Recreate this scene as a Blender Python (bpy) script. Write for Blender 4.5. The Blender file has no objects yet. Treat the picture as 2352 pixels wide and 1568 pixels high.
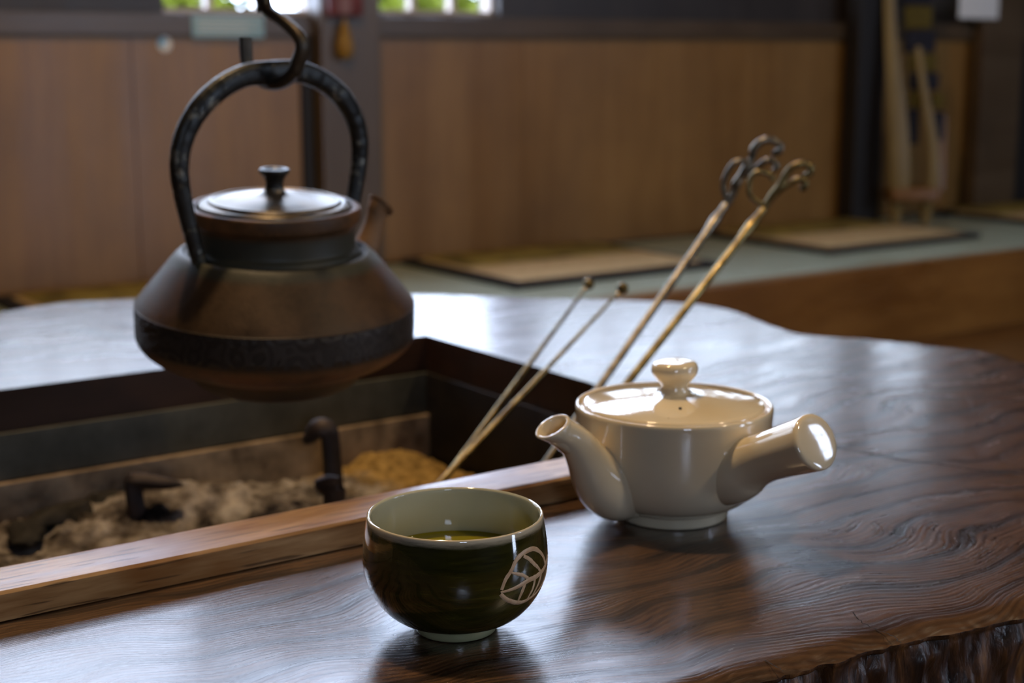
import bpy, bmesh, math, random
from mathutils import Vector, Matrix, noise
rnd = random.Random(7)
sc = bpy.context.scene
COL = sc.collection
PI = math.pi

# ------------------------------------------------------------------ camera, world, exposure
F_PX, CX, CY, HOR, EYE = 3400.0, 1176.0, 784.0, 115.0, 0.28
PITCH = math.atan((CY-HOR)/F_PX)
YAW = math.atan(4924/(F_PX/math.cos(PITCH)))
cam_d = bpy.data.cameras.new('camera'); cam = bpy.data.objects.new('camera', cam_d); COL.objects.link(cam)
cam_d.sensor_width = 36; cam_d.lens = F_PX/2352*36
cam_d.clip_start = .05; cam_d.clip_end = 100
cam.location = (0, 0, EYE)
cam.rotation_euler = (PI/2-PITCH, 0, YAW-PI/2)
cam_d.dof.use_dof = True; cam_d.dof.focus_distance = 0.695; cam_d.dof.aperture_fstop = 8.0
cam_d.dof.aperture_blades = 9
sc.camera = cam
sc.view_settings.view_transform = 'Standard'; sc.view_settings.look = 'None'
sc.view_settings.gamma = 1; sc.view_settings.use_curve_mapping = False
sc.view_settings.exposure = 0.0
sc.cycles.max_bounces = 10; sc.cycles.diffuse_bounces = 5; sc.cycles.glossy_bounces = 4
sc.cycles.transparent_max_bounces = 16; sc.cycles.sample_clamp_indirect = 6
sc.cycles.caustics_reflective = False; sc.cycles.caustics_refractive = False
sc.cycles.use_denoising = True

world = bpy.data.worlds.new('overcast_sky'); sc.world = world; world.use_nodes = True
bg = world.node_tree.nodes['Background']
bg.inputs[0].default_value = (0.70, 0.84, 1.12, 1)
# sky strength is raised behind the camera for glaze highlights, lower on garden side (+y)
_w = world.node_tree; _tc = _w.nodes.new('ShaderNodeTexCoord'); _sp = _w.nodes.new('ShaderNodeSeparateXYZ'); _mr = _w.nodes.new('ShaderNodeMapRange')
_w.links.new(_tc.outputs['Generated'], _sp.inputs[0]); _w.links.new(_sp.outputs[1], _mr.inputs[0]); _w.links.new(_mr.outputs[0], bg.inputs[1])
_mr.inputs[1].default_value = -.6; _mr.inputs[2].default_value = .6; _mr.inputs[3].default_value = 17.0; _mr.inputs[4].default_value = 13.0

def portal(name, loc, rot, sx, sy):
    l = bpy.data.lights.new(name, 'AREA'); l.shape = 'RECTANGLE'; l.size = sx; l.size_y = sy
    l.cycles.is_portal = True
    o = bpy.data.objects.new(name, l); o.location = loc; o.rotation_euler = rot; COL.objects.link(o)
# windows: (x0, x1, z0, z1) in the back wall (y = WY) and in the wall behind the camera (y = NY)
WY, NY = 3.42, -2.3
LX, RX = -2.2, 6.2
FLOOR, CEIL = -0.50, 2.35
BENCH = -0.28
WIN_BACK = [(-.3, 1.34, 0.47, 1.08), (1.395, 1.80, 0.368, 1.08), (1.985, 2.365, 0.372, 1.08), (2.50, 4.3, 0.52, 1.08), (.1, 3.3, 1.17, 2.05)]
WIN_NEAR = [(3.0, 3.5, -0.45, .8), (4.52, 5.6, 1.15, 2.25), (-1.15, -.6, .55, 1.3)]  # last opening is an added one, front fill for the teapot belly
for (a, b, c, d) in WIN_BACK:
    portal('daylight_opening', ((a+b)/2, WY+.10, (c+d)/2), (-PI/2, 0, 0), b-a, d-c)
for (a, b, c, d) in WIN_NEAR:
    portal('daylight_opening', ((a+b)/2, NY-.10, (c+d)/2), (PI/2, 0, 0), b-a, d-c)
def point_light(name, loc, col, power, r):
    l = bpy.data.lights.new(name, 'POINT'); l.color = col; l.energy = power; l.shadow_soft_size = r
    o = bpy.data.objects.new(name, l); o.location = loc; COL.objects.link(o)
point_light('unseen_warm_light', (1.6, -0.9, 1.9), (1.0, .78, .50), 40, .06)
point_light('unseen_warm_light', (.5, 1.25, 2.2), (1.0, .70, .38), 120, .06)  # added lamp without a known source, warms the back wall and bench front

# ------------------------------------------------------------------ pixel ray helper (to place strokes on surfaces)
def ray(u, v):
    a = u-CX; b = -(v-CY)
    h = F_PX*math.cos(PITCH)+b*math.sin(PITCH); up = -F_PX*math.sin(PITCH)+b*math.cos(PITCH)
    return Vector((h*math.cos(YAW)+a*math.sin(YAW), h*math.sin(YAW)-a*math.cos(YAW), up))
def atX(u, v, X):
    r = ray(u, v); return Vector((0, 0, EYE))+r*(X/r.x)
def atZ(u, v, z=0.):
    r = ray(u, v); return Vector((0, 0, EYE))+r*((z-EYE)/r.z)
RT = Vector((math.sin(YAW), -math.cos(YAW), 0)); FW = Vector((math.cos(YAW), math.sin(YAW), 0)); UP = Vector((0, 0, 1))

# ------------------------------------------------------------------ materials
def mat(name, base=(.5, .5, .5), rough=.5, metal=0., spec=.5, coat=0., coat_rough=.05):
    m = bpy.data.materials.new(name); m.use_nodes = True
    b = m.node_tree.nodes['Principled BSDF']
    b.inputs['Base Color'].default_value = (*base, 1); b.inputs['Roughness'].default_value = rough
    b.inputs['Metallic'].default_value = metal; b.inputs['Specular IOR Level'].default_value = spec
    b.inputs['Coat Weight'].default_value = coat; b.inputs['Coat Roughness'].default_value = coat_rough
    return m
class N:
    def __init__(s, m): s.m = m; s.t = m.node_tree; s.b = s.t.nodes['Principled BSDF']
    def n(s, typ, **kw):
        x = s.t.nodes.new(typ)
        for k, v in kw.items(): setattr(x, k, v)
        return x
    def L(s, a, b): s.t.links.new(a, b)
    def coords(s, scale=(1, 1, 1), rot=(0, 0, 0), loc=(0, 0, 0), kind='Object'):
        tc = s.n('ShaderNodeTexCoord'); mp = s.n('ShaderNodeMapping')
        mp.inputs['Scale'].default_value = scale; mp.inputs['Rotation'].default_value = rot; mp.inputs['Location'].default_value = loc
        s.L(tc.outputs[kind], mp.inputs[0]); return mp.outputs[0]
    def noise(s, vec, scale, detail=4, rough=.55, dist=0.):
        x = s.n('ShaderNodeTexNoise'); x.inputs['Scale'].default_value = scale; x.inputs['Detail'].default_value = detail
        x.inputs['Roughness'].default_value = rough; x.inputs['Distortion'].default_value = dist
        s.L(vec, x.inputs['Vector']); return x.outputs['Fac']
    def wave(s, vec, scale, dist=0., detail=2, dscale=1., drough=.5, kind='BANDS', direction='X', prof='SIN'):
        x = s.n('ShaderNodeTexWave'); x.wave_type = kind; x.wave_profile = prof
        if kind == 'BANDS': x.bands_direction = direction
        else: x.rings_direction = direction
        x.inputs['Scale'].default_value = scale; x.inputs['Distortion'].default_value = dist
        x.inputs['Detail'].default_value = detail; x.inputs['Detail Scale'].default_value = dscale
        x.inputs['Detail Roughness'].default_value = drough
        s.L(vec, x.inputs['Vector']); return x.outputs['Fac']
    def ramp(s, fac, stops):
        x = s.n('ShaderNodeValToRGB'); e = x.color_ramp.elements
        while len(e) < len(stops): e.new(.5)
        for k, (p, c) in zip(e, stops):
            k.position = p; k.color = (c, c, c, 1) if not hasattr(c, '__len__') else (*c, 1)
        s.L(fac, x.inputs[0]); return x.outputs[0]
    def math(s, op, a, b=None, c=None):
        x = s.n('ShaderNodeMath'); x.operation = op
        for i, q in enumerate((a, b, c)):
            if q is None: continue
            if isinstance(q, (int, float)): x.inputs[i].default_value = q
            else: s.L(q, x.inputs[i])
        return x.outputs[0]
    def mix(s, fac, a, b, mode='MIX'):
        x = s.n('ShaderNodeMix'); x.data_type = 'RGBA'; x.blend_type = mode
        for i, q in ((0, fac), (6, a), (7, b)):
            if isinstance(q, (int, float)): x.inputs[i].default_value = q
            elif isinstance(q, tuple): x.inputs[i].default_value = (*q, 1)
            else: s.L(q, x.inputs[i])
        return x.outputs[2]
    def bump(s, h, strength=.3, dist=.001, prev=None):
        x = s.n('ShaderNodeBump'); x.inputs['Strength'].default_value = strength; x.inputs['Distance'].default_value = dist
        s.L(h, x.inputs['Height'])
        if prev is not None: s.L(prev, x.inputs['Normal'])
        return x.outputs[0]
    def set(s, key, v): s.L(v, s.b.inputs[key])

def wood(name, dark, light, rough=(.35, .5), axis='X', scale=1., grain=30, gdist=3., bump=.15, spec=.5, stretch=12):
    """planed timber with grain along an axis"""
    m = mat(name, light, rough[0], spec=spec); k = N(m)
    st = {'X': (1/stretch, 1, 1), 'Y': (1, 1/stretch, 1), 'Z': (1, 1, 1/stretch)}[axis]
    v = k.coords(tuple(q*scale for q in st))
    n1 = k.noise(v, grain, 5, .6, .4); n2 = k.noise(v, grain*5, 3, .6); n3 = k.noise(k.coords((scale,)*3), 2.5, 3)
    f = k.math('ADD', k.math('MULTIPLY', n1, .65), k.math('MULTIPLY', n2, .35))
    c = k.ramp(f, [(.3, dark), (.7, light)])
    c2 = k.mix(k.ramp(n3, [(.35, 0.), (.7, .55)]), c, tuple(q*.55 for q in dark))
    k.set('Base Color', c2)
    k.set('Roughness', k.ramp(n1, [(.2, rough[0]), (.8, rough[1])]))
    k.set('Normal', k.bump(f, bump, .002))
    return m

def table_mat():
    m = mat('polished_dark_slab', (.05, .02, .01), .3, spec=.5, coat=.85, coat_rough=.19); k = N(m)
    v0 = k.coords((1, 1, 1))
    # warped coordinates: slow figure of the grain
    nz = k.n('ShaderNodeTexNoise'); nz.inputs['Scale'].default_value = 5.5; nz.inputs['Detail'].default_value = 2.0
    k.L(v0, nz.inputs['Vector'])
    vm = k.n('ShaderNodeVectorMath', operation='MULTIPLY_ADD'); k.L(nz.outputs['Color'], vm.inputs[0])
    vm.inputs[1].default_value = (.14, .14, .0); k.L(v0, vm.inputs[2])
    w = vm.outputs[0]
    sp = k.n('ShaderNodeSeparateXYZ'); k.L(w, sp.inputs[0])
    # rings around a burl out to the right, straighter toward the left
    dx = k.math('SUBTRACT', sp.outputs[0], .92); dy = k.math('SUBTRACT', sp.outputs[1], .72)
    r = k.math('SQRT', k.math('ADD', k.math('MULTIPLY', k.math('MULTIPLY', dx, dx), .16), k.math('MULTIPLY', k.math('MULTIPLY', dy, dy), 1.0)))
    nb0 = k.noise(v0, 16, 4, .6)
    fine = k.math('SINE', k.math('ADD', k.math('MULTIPLY', r, 1500.), k.math('MULTIPLY', nb0, 14.)))
    broad = k.math('SINE', k.math('MULTIPLY', r, 210.))
    line = k.math('POWER', k.math('MULTIPLY_ADD', broad, .5, .5), 6.)
    st = k.n('ShaderNodeVectorMath', operation='MULTIPLY'); k.L(w, st.inputs[0]); st.inputs[1].default_value = (1., 5., 1.)
    nf = k.noise(st.outputs[0], 38, 5, .65); nb = k.noise(v0, 6, 3); pit = k.noise(st.outputs[0], 140, 2, .5)
    f = k.math('ADD', k.math('MULTIPLY_ADD', fine, .055, .45), k.math('MULTIPLY', nf, .5))
    f = k.math('SUBTRACT', f, k.math('MULTIPLY', line, .18))
    c = k.ramp(f, [(.40, (.006, .0035, .0022)), (.60, (.030, .0155, .0085)), (.80, (.115, .060, .028))])
    c = k.mix(k.ramp(nb, [(.5, 0.), (.75, .5)]), c, (.10, .052, .026))
    k.set('Base Color', c)
    k.set('Roughness', k.ramp(k.math('ADD', k.math('MULTIPLY', nf, .5), k.math('MULTIPLY', nb, .5)), [(.3, .22), (.7, .40)]))
    k.set('Coat Roughness', k.ramp(k.noise(st.outputs[0], 9, 5, .7), [(.35, .13), (.65, .30)]))
    fn = k.math('SINE', k.math('ADD', k.math('MULTIPLY', r, 2100.), k.math('MULTIPLY', nf, 9.)))
    h = k.math('ADD', k.math('ADD', k.math('MULTIPLY', line, -.6), k.math('MULTIPLY', fn, .16)), k.math('MULTIPLY', nf, 1.0))
    b1 = k.bump(h, .40, .0006)
    b2 = k.bump(pit, .22, .0004, b1)
    b3 = k.bump(k.noise(v0, 14, 3, .55), .22, .004, b2)
    k.set('Normal', b3)
    return m

def bark_mat():
    m = mat('live_edge_bark', (.05, .02, .008), .3, spec=.5); k = N(m)
    v = k.coords((1, 1, .25), rot=(0, .0, 0))
    a = k.noise(v, 90, 5, .6, .8); b = k.noise(v, 260, 3, .6)
    f = k.math('ADD', k.math('MULTIPLY', a, .7), k.math('MULTIPLY', b, .3))
    k.set('Base Color', k.ramp(f, [(.40, (.008, .004, .003)), (.52, (.035, .014, .005)), (.60, (.09, .036, .009)), (.70, (.20, .09, .022))]))
    k.set('Roughness', k.ramp(a, [(.3, .22), (.7, .5)]))
    k.set('Normal', k.bump(f, .6, .003))
    return m

def ceramic(name, base, rough=.08, warm=None, specks=False):
    m = mat(name, base, rough, spec=.5, coat=1., coat_rough=.025); k = N(m)
    v = k.coords()
    n = k.noise(v, 30, 3)
    c = k.mix(k.ramp(n, [(.3, 0.), (.8, 1.)]), base, warm or tuple(q*.93 for q in base))
    if specks:
        s = k.n('ShaderNodeTexVoronoi'); s.inputs['Scale'].default_value = 42; k.L(v, s.inputs['Vector'])
        c = k.mix(k.ramp(s.outputs['Distance'], [(.012, .7), (.03, 0.)]), c, (.22, .14, .08))
    k.set('Base Color', c)
    k.set('Normal', k.bump(k.noise(v, 45, 2), .03, .001))
    return m

def iron(name, c0, c1, rough=(.4, .65), rust=None, bump=.4, scale=1., metal=.6):
    m = mat(name, c0, rough[0], metal=metal); k = N(m); v = k.coords((scale,)*3)
    a = k.noise(v, 22, 6, .65); b = k.noise(v, 400, 3, .6)
    c = k.ramp(a, [(.35, c0), (.7, c1)])
    if rust:
        c = k.mix(k.ramp(k.noise(v, 9, 6, .7), [(.5, 0.), (.68, .8)]), c, rust)
    k.set('Base Color', c)
    k.set('Roughness', k.ramp(a, [(.3, rough[0]), (.75, rough[1])]))
    k.set('Normal', k.bump(k.math('ADD', b, k.math('MULTIPLY', a, .6)), bump, .0006))
    return m

def plainmat(name, c0, c1, scale=20, rough=.7, bump=.2, bd=.002, st=(1, 1, 1), spec=.3):
    m = mat(name, c0, rough, spec=spec); k = N(m); v = k.coords(st)
    a = k.noise(v, scale, 5, .6)
    k.set('Base Color', k.ramp(a, [(.35, c0), (.65, c1)])); k.set('Normal', k.bump(a, bump, bd)); return m

M_table = table_mat(); M_bark = bark_mat()
M_cut = wood('slab_cut_wood', (.020, .008, .004), (.055, .022, .010), (.35, .5), 'X', 1, 30, bump=.2)
M_crack = mat('dark_crack', (.006, .004, .003), .7)
M_panel = wood('waist_panel_wood', (.18, .084, .019), (.29, .155, .042), (.30, .45), 'Z', 1, 9, bump=.06, stretch=14)
M_beam = wood('dark_beam_wood', (.060, .037, .019), (.11, .074, .042), (.25, .42), 'X', 1, 14, bump=.08)
M_post = wood('grey_post_wood', (.075, .047, .026), (.125, .086, .054), (.28, .45), 'Z', 1, 14, bump=.08)
M_black = wood('blackened_wood', (.005, .003, .002), (.012, .008, .006), (.5, .65), 'Z', 1, 14, bump=.08)
M_upper = wood('sooty_wall_board', (.020, .014, .010), (.042, .030, .022), (.35, .5), 'Z', 1, 10, bump=.08)
M_floor = wood('amber_floor_board', (.10, .045, .012), (.20, .10, .03), (.25, .4), 'X', 1, 12, bump=.05)
M_ceil = wood('sooty_ceiling_board', (.05, .028, .014), (.09, .05, .026), (.4, .6), 'Y', 1, 10, bump=.05)
M_bench = wood('amber_bench_board', (.15, .055, .010), (.36, .17, .040), (.22, .38), 'X', 1, 8, bump=.06, stretch=6)
M_sash = wood('pale_window_sash', (.42, .34, .28), (.62, .54, .47), (.35, .5), 'Z', 1, 20, bump=.05)
M_glass = bpy.data.materials.new('window_glass'); M_glass.use_nodes = True
_t = M_glass.node_tree; _t.nodes.clear()
_o = _t.nodes.new('ShaderNodeOutputMaterial'); _mx = _t.nodes.new('ShaderNodeMixShader'); _tr = _t.nodes.new('ShaderNodeBsdfTransparent')
_gl = _t.nodes.new('ShaderNodeBsdfGlossy'); _gl.inputs['Roughness'].default_value = .02; _mx.inputs[0].default_value = .06
_t.links.new(_tr.outputs[0], _mx.inputs[1]); _t.links.new(_gl.outputs[0], _mx.inputs[2]); _t.links.new(_mx.outputs[0], _o.inputs[0])

M_shoji = bpy.data.materials.new('screen_paper'); M_shoji.use_nodes = True
_t = M_shoji.node_tree; _t.nodes.clear(); _o = _t.nodes.new('ShaderNodeOutputMaterial'); _a = _t.nodes.new('ShaderNodeBsdfTranslucent'); _b = _t.nodes.new('ShaderNodeBsdfDiffuse'); _mx = _t.nodes.new('ShaderNodeMixShader')
_a.inputs[0].default_value = (.80, .80, .78, 1); _b.inputs[0].default_value = (.75, .74, .70, 1); _mx.inputs[0].default_value = .1
_t.links.new(_a.outputs[0], _mx.inputs[1]); _t.links.new(_b.outputs[0], _mx.inputs[2]); _t.links.new(_mx.outputs[0], _o.inputs[0])
def tatami_mat():
    m = mat('tatami_weave', (.3, .33, .24), .40, spec=.5); k = N(m)
    v = k.coords(); w = k.wave(v, 120, .4, 1, 2, direction='Y'); n = k.noise(v, 6, 4)
    c = k.ramp(w, [(0, (.31, .37, .30)), (1, (.43, .50, .41))])
    k.set('Base Color', k.mix(k.ramp(n, [(.3, 0.), (.8, .5)]), c, (.27, .27, .17))); k.set('Normal', k.bump(w, .3, .001)); return m
M_tatami = tatami_mat()
M_straw = plainmat('woven_straw', (.50, .36, .18), (.64, .48, .27), 60, .7, .3, .002, (1, .3, 1))
M_matpat = plainmat('patterned_straw_band', (.10, .075, .02), (.34, .26, .06), 12, .75, .2, .002, (1, .5, 1))
M_navy = plainmat('black_cloth_border', (.008, .008, .012), (.02, .02, .026), 60, .8, .2)

def rail_mat():
    m = mat('chestnut_rail_wood', (.3, .16, .06), .28, spec=.5); k = N(m)
    v = k.coords((.10, 1, 1)); n1 = k.noise(v, 60, 5, .6, .5); n2 = k.noise(v, 260, 3, .6)
    n3 = k.noise(k.coords((1.1, 1, 1)), 7, 3); pores = k.noise(k.coords((.06, 1, 1)), 420, 1, .4)
    f = k.math('ADD', k.math('MULTIPLY', n1, .6), k.math('MULTIPLY', n2, .4))
    c = k.ramp(f, [(.35, (.20, .095, .030)), (.6, (.46, .29, .14)), (.75, (.60, .41, .23))])
    c = k.mix(k.ramp(n3, [(.52, 0.), (.60, .8)]), c, (.20, .075, .015))
    c = k.mix(k.ramp(pores, [(.62, 0.), (.68, .75)]), c, (.05, .025, .012))
    k.set('Base Color', c); k.set('Roughness', k.ramp(n1, [(.3, .26), (.7, .42)]))
    k.set('Normal', k.bump(k.math('SUBTRACT', f, k.ramp(pores, [(.62, 0.), (.68, 1.)])), .18, .0008)); return m
M_rail = rail_mat()
M_liner = iron('weathered_zinc_sheet', (.060, .060, .045), (.115, .112, .088), (.45, .6), None, .2, 1, .3)
M_pitblack = plainmat('black_pit_board', (.006, .006, .008), (.020, .016, .014), 20, .6, .3, .003)
M_clay = plainmat('sooty_clay_wall', (.10, .07, .045), (.40, .30, .20), 22, .9, .5, .006)

def ash_mat():
    m = mat('hearth_ash', (.4, .35, .3), .95, spec=.1); k = N(m); v = k.coords()
    a = k.noise(v, 26, 6, .65); b = k.noise(v, 9, 4, .6); g = k.noise(v, 120, 3, .6)
    c = k.ramp(a, [(.38, (.018, .014, .013)), (.48, (.13, .110, .095)), (.64, (.42, .385, .36))])
    gold = k.ramp(g, [(.3, (.15, .095, .03)), (.7, (.42, .28, .10))])
    sp = k.n('ShaderNodeSeparateXYZ'); k.L(v, sp.inputs[0])
    # unburnt golden rice husk lies in the far right corner and along the near rail
    e = k.math('ADD', k.math('MULTIPLY', k.math('SUBTRACT', sp.outputs[0], .60), 14.), k.math('MULTIPLY', k.math('SUBTRACT', b, .5), 3.))
    e2 = k.math('ADD', k.math('MULTIPLY', k.math('SUBTRACT', 1.02, sp.outputs[1]), 14.), k.math('MULTIPLY', k.math('SUBTRACT', a, .5), 3.))
    w = k.math('MAXIMUM', k.ramp(e, [(.0, 0.), (1., 1.)]), k.ramp(e2, [(.0, 0.), (1., .8)]))
    k.set('Base Color', k.mix(w, c, gold)); k.set('Normal', k.bump(k.math('ADD', a, g), .7, .004)); return m
M_ash = ash_mat()
M_char = plainmat('charcoal', (.008, .007, .006), (.03, .026, .022), 60, .7, .8, .004)
M_pot = ceramic('cream_glaze', (.76, .67, .48), .09, (.73, .62, .42), True)
M_clayraw = mat('spout_hole_clay', (.22, .12, .05), .6)
M_bronze = mat('aged_brass_rod', (.26, .19, .08), .4, metal=1.); 
_k = N(M_bronze); _v = _k.coords(); _k.set('Base Color', _k.ramp(_k.noise(_v, 60, 4), [(.35, (.10, .07, .025)), (.65, (.25, .19, .08))]))
_k.set('Roughness', _k.ramp(_k.noise(_v, 90, 3), [(.3, .25), (.7, .45)]))
M_steelrod = mat('aged_iron_rod', (.2, .18, .15), .35, metal=1.)
_k = N(M_steelrod); _k.set('Base Color', _k.ramp(_k.noise(_k.coords(), 80, 4), [(.3, (.07, .058, .04)), (.7, (.22, .19, .14))]))
M_hook = iron('forged_iron_hook', (.03, .026, .02), (.09, .075, .055), (.35, .55), (.10, .06, .035), .4)
M_trivet = iron('scaled_trivet_iron', (.03, .024, .024), (.075, .06, .062), (.5, .7), (.07, .04, .03), .6)
M_bail = iron('worn_black_bail_iron', (.010, .011, .011), (.035, .035, .032), (.28, .5), None, .5)
# worn silver patches on the bail
_k = N(M_bail); _old = M_bail.node_tree.nodes['Principled BSDF'].inputs['Base Color'].links[0].from_socket
_k.set('Base Color', _k.mix(_k.ramp(_k.noise(_k.coords(), 55, 6, .75), [(.55, 0.), (.66, .8)]), _old, (.30, .28, .22)))

def kettle_mat():
    m = mat('cast_iron_kettle', (.04, .03, .02), .42, metal=.0, spec=.32); k = N(m); v = k.coords()
    a = k.noise(v, 30, 8, .75); b = k.noise(v, 500, 2, .6); c_ = k.noise(v, 9, 6, .75)
    c = k.ramp(a, [(.3, (.022, .012, .005)), (.7, (.075, .041, .018))])
    sp = k.n('ShaderNodeSeparateXYZ'); k.L(v, sp.inputs[0])
    z = sp.outputs[2]
    # rust lies along the lip and under the belly; greenish patina on the neck
    def band(z0, z1, s=.006):
        u = k.n('ShaderNodeMapRange'); u.interpolation_type = 'SMOOTHSTEP'; k.L(z, u.inputs[0]); u.inputs[1].default_value = z0-s; u.inputs[2].default_value = z0+s
        d = k.n('ShaderNodeMapRange'); d.interpolation_type = 'SMOOTHSTEP'; k.L(z, d.inputs[0]); d.inputs[1].default_value = z1-s; d.inputs[2].default_value = z1+s
        return k.math('MULTIPLY', u.outputs[0], k.math('SUBTRACT', 1., d.outputs[0]))
    neck = band(.110, .135, .003)
    c = k.mix(k.math('MULTIPLY', neck, .8), c, (.035, .040, .030))
    lip = k.math('MULTIPLY', band(.138, .151, .004), k.ramp(c_, [(.4, .1), (.6, 1.)]))
    c = k.mix(lip, c, (.20, .085, .030))
    und = k.math('MULTIPLY', band(.030, .052, .006), k.ramp(c_, [(.4, .15), (.6, .9)]))
    c = k.mix(und, c, (.19, .075, .028))
    bd = band(.0530, .0775, .003)
    c = k.mix(k.math('MULTIPLY', bd, .8), c, (.016, .015, .014))
    # raised scroll relief inside the band
    ang = k.n('ShaderNodeMath', operation='ARCTAN2'); k.L(sp.outputs[1], ang.inputs[0]); k.L(sp.outputs[0], ang.inputs[1])
    cb = k.n('ShaderNodeCombineXYZ'); k.L(k.math('MULTIPLY', ang.outputs[0], .107), cb.inputs[0]); k.L(z, cb.inputs[1])
    vo = k.n('ShaderNodeTexVoronoi'); vo.inputs['Scale'].default_value = 62; k.L(cb.outputs[0], vo.inputs['Vector'])
    rel = k.math('MULTIPLY_ADD', k.math('SINE', k.math('ADD', k.math('MULTIPLY', vo.outputs['Distance'], 19.), k.math('MULTIPLY', k.noise(cb.outputs[0], 60, 1), 9.))), .5, .5)
    rr = k.math('MULTIPLY', k.ramp(rel, [(.45, 0.), (.6, 1.)]), band(.056, .075, .002))
    c = k.mix(k.math('MULTIPLY', rr, .5), c, (.045, .036, .030))
    k.set('Base Color', c); k.set('Roughness', k.ramp(a, [(.3, .42), (.75, .60)]))
    b1 = k.bump(k.math('ADD', b, a), .35, .0007)
    k.set('Normal', k.bump(rr, .9, .0016, b1)); return m
M_kettle = kettle_mat()
def lid_mat():
    m = mat('kettle_lid_bronze', (.1, .08, .06), .32, metal=.7); k = N(m); v = k.coords()
    a = k.noise(v, 30, 5); c = k.ramp(a, [(.3, (.10, .08, .055)), (.7, (.19, .16, .12))])
    k.set('Base Color', c); k.set('Roughness', k.ramp(a, [(.3, .26), (.7, .42)])); k.set('Normal', k.bump(a, .1, .001)); return m
M_lid = lid_mat()
def cup_mat():
    m = mat('olive_cup_glaze', (.04, .045, .01), .07, spec=.5, coat=.8, coat_rough=.02); k = N(m); v = k.coords()
    brush = k.noise(k.coords((1, 1, 9)), 55, 5, .65); a = k.noise(k.coords((1, 1, 1)), 12, 3)
    c = k.ramp(k.math('ADD', k.math('MULTIPLY', brush, .5), k.math('MULTIPLY', a, .5)), [(.35, (.010, .011, .002)), (.52, (.030, .030, .004)), (.7, (.085, .080, .012))])
    sp = k.n('ShaderNodeSeparateXYZ'); k.L(v, sp.inputs[0]); 
    rr = k.n('ShaderNodeMapRange'); rr.interpolation_type = 'SMOOTHSTEP'; k.L(k.math('ADD', sp.outputs[2], k.math('MULTIPLY', brush, .004)), rr.inputs[0]); rr.inputs[1].default_value = .0568; rr.inputs[2].default_value = .0612
    c = k.mix(rr.outputs[0], c, (.62, .55, .40))
    rf = k.n('ShaderNodeMapRange'); rf.interpolation_type = 'SMOOTHSTEP'; k.L(sp.outputs[2], rf.inputs[0]); rf.inputs[1].default_value = .0072; rf.inputs[2].default_value = .0050
    c = k.mix(rf.outputs[0], c, (.36, .36, .20))
    k.set('Base Color', c); k.set('Normal', k.bump(brush, .06, .0006)); return m
M_cup = cup_mat()
M_cupin = ceramic('pale_celadon_inside', (.50, .50, .37), .08)
M_leaf = plainmat('bare_clay_leaf', (.52, .34, .20), (.62, .46, .30), 300, .38, .2, .0005, spec=.5)
M_tea = mat('green_tea', (.22, .20, .004), .03, spec=.5); 
M_foliage = plainmat('yellow_green_leaves', (.045, .062, .006), (.125, .145, .012), 9, .7, .6, .03)  # yellow-green is the leaves' own colour, mottled at random
M_foliage.node_tree.nodes['Principled BSDF'].inputs['Roughness'].default_value = .95; M_foliage.node_tree.nodes['Principled BSDF'].inputs['Specular IOR Level'].default_value = .05
M_paper = mat('white_paper', (.75, .75, .74), .6)
M_blue = mat('pale_blue_print', (.25, .42, .50), .5)
M_skyblue = mat('blue_sticker_print', (.10, .36, .60), .4)
M_red = plainmat('dark_red_lacquer', (.10, .018, .014), (.16, .035, .03), 30, .4, .1)
M_ochre = plainmat('ochre_gourd_skin', (.20, .105, .015), (.30, .17, .03), 30, .5, .1)
M_lightwood = wood('bent_pale_wood', (.15, .095, .018), (.25, .17, .045), (.4, .55), 'Z', 1, 14, bump=.05)
M_orangewood = wood('orange_varnished_wood', (.15, .060, .008), (.24, .105, .014), (.35, .5), 'X', 1, 14, bump=.05)
M_mustard = plainmat('mustard_cloth', (.06, .045, .005), (.10, .075, .010), 60, .8, .2)
M_navyc = plainmat('navy_cloth', (.006, .007, .014), (.014, .015, .028), 60, .8, .2)

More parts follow.
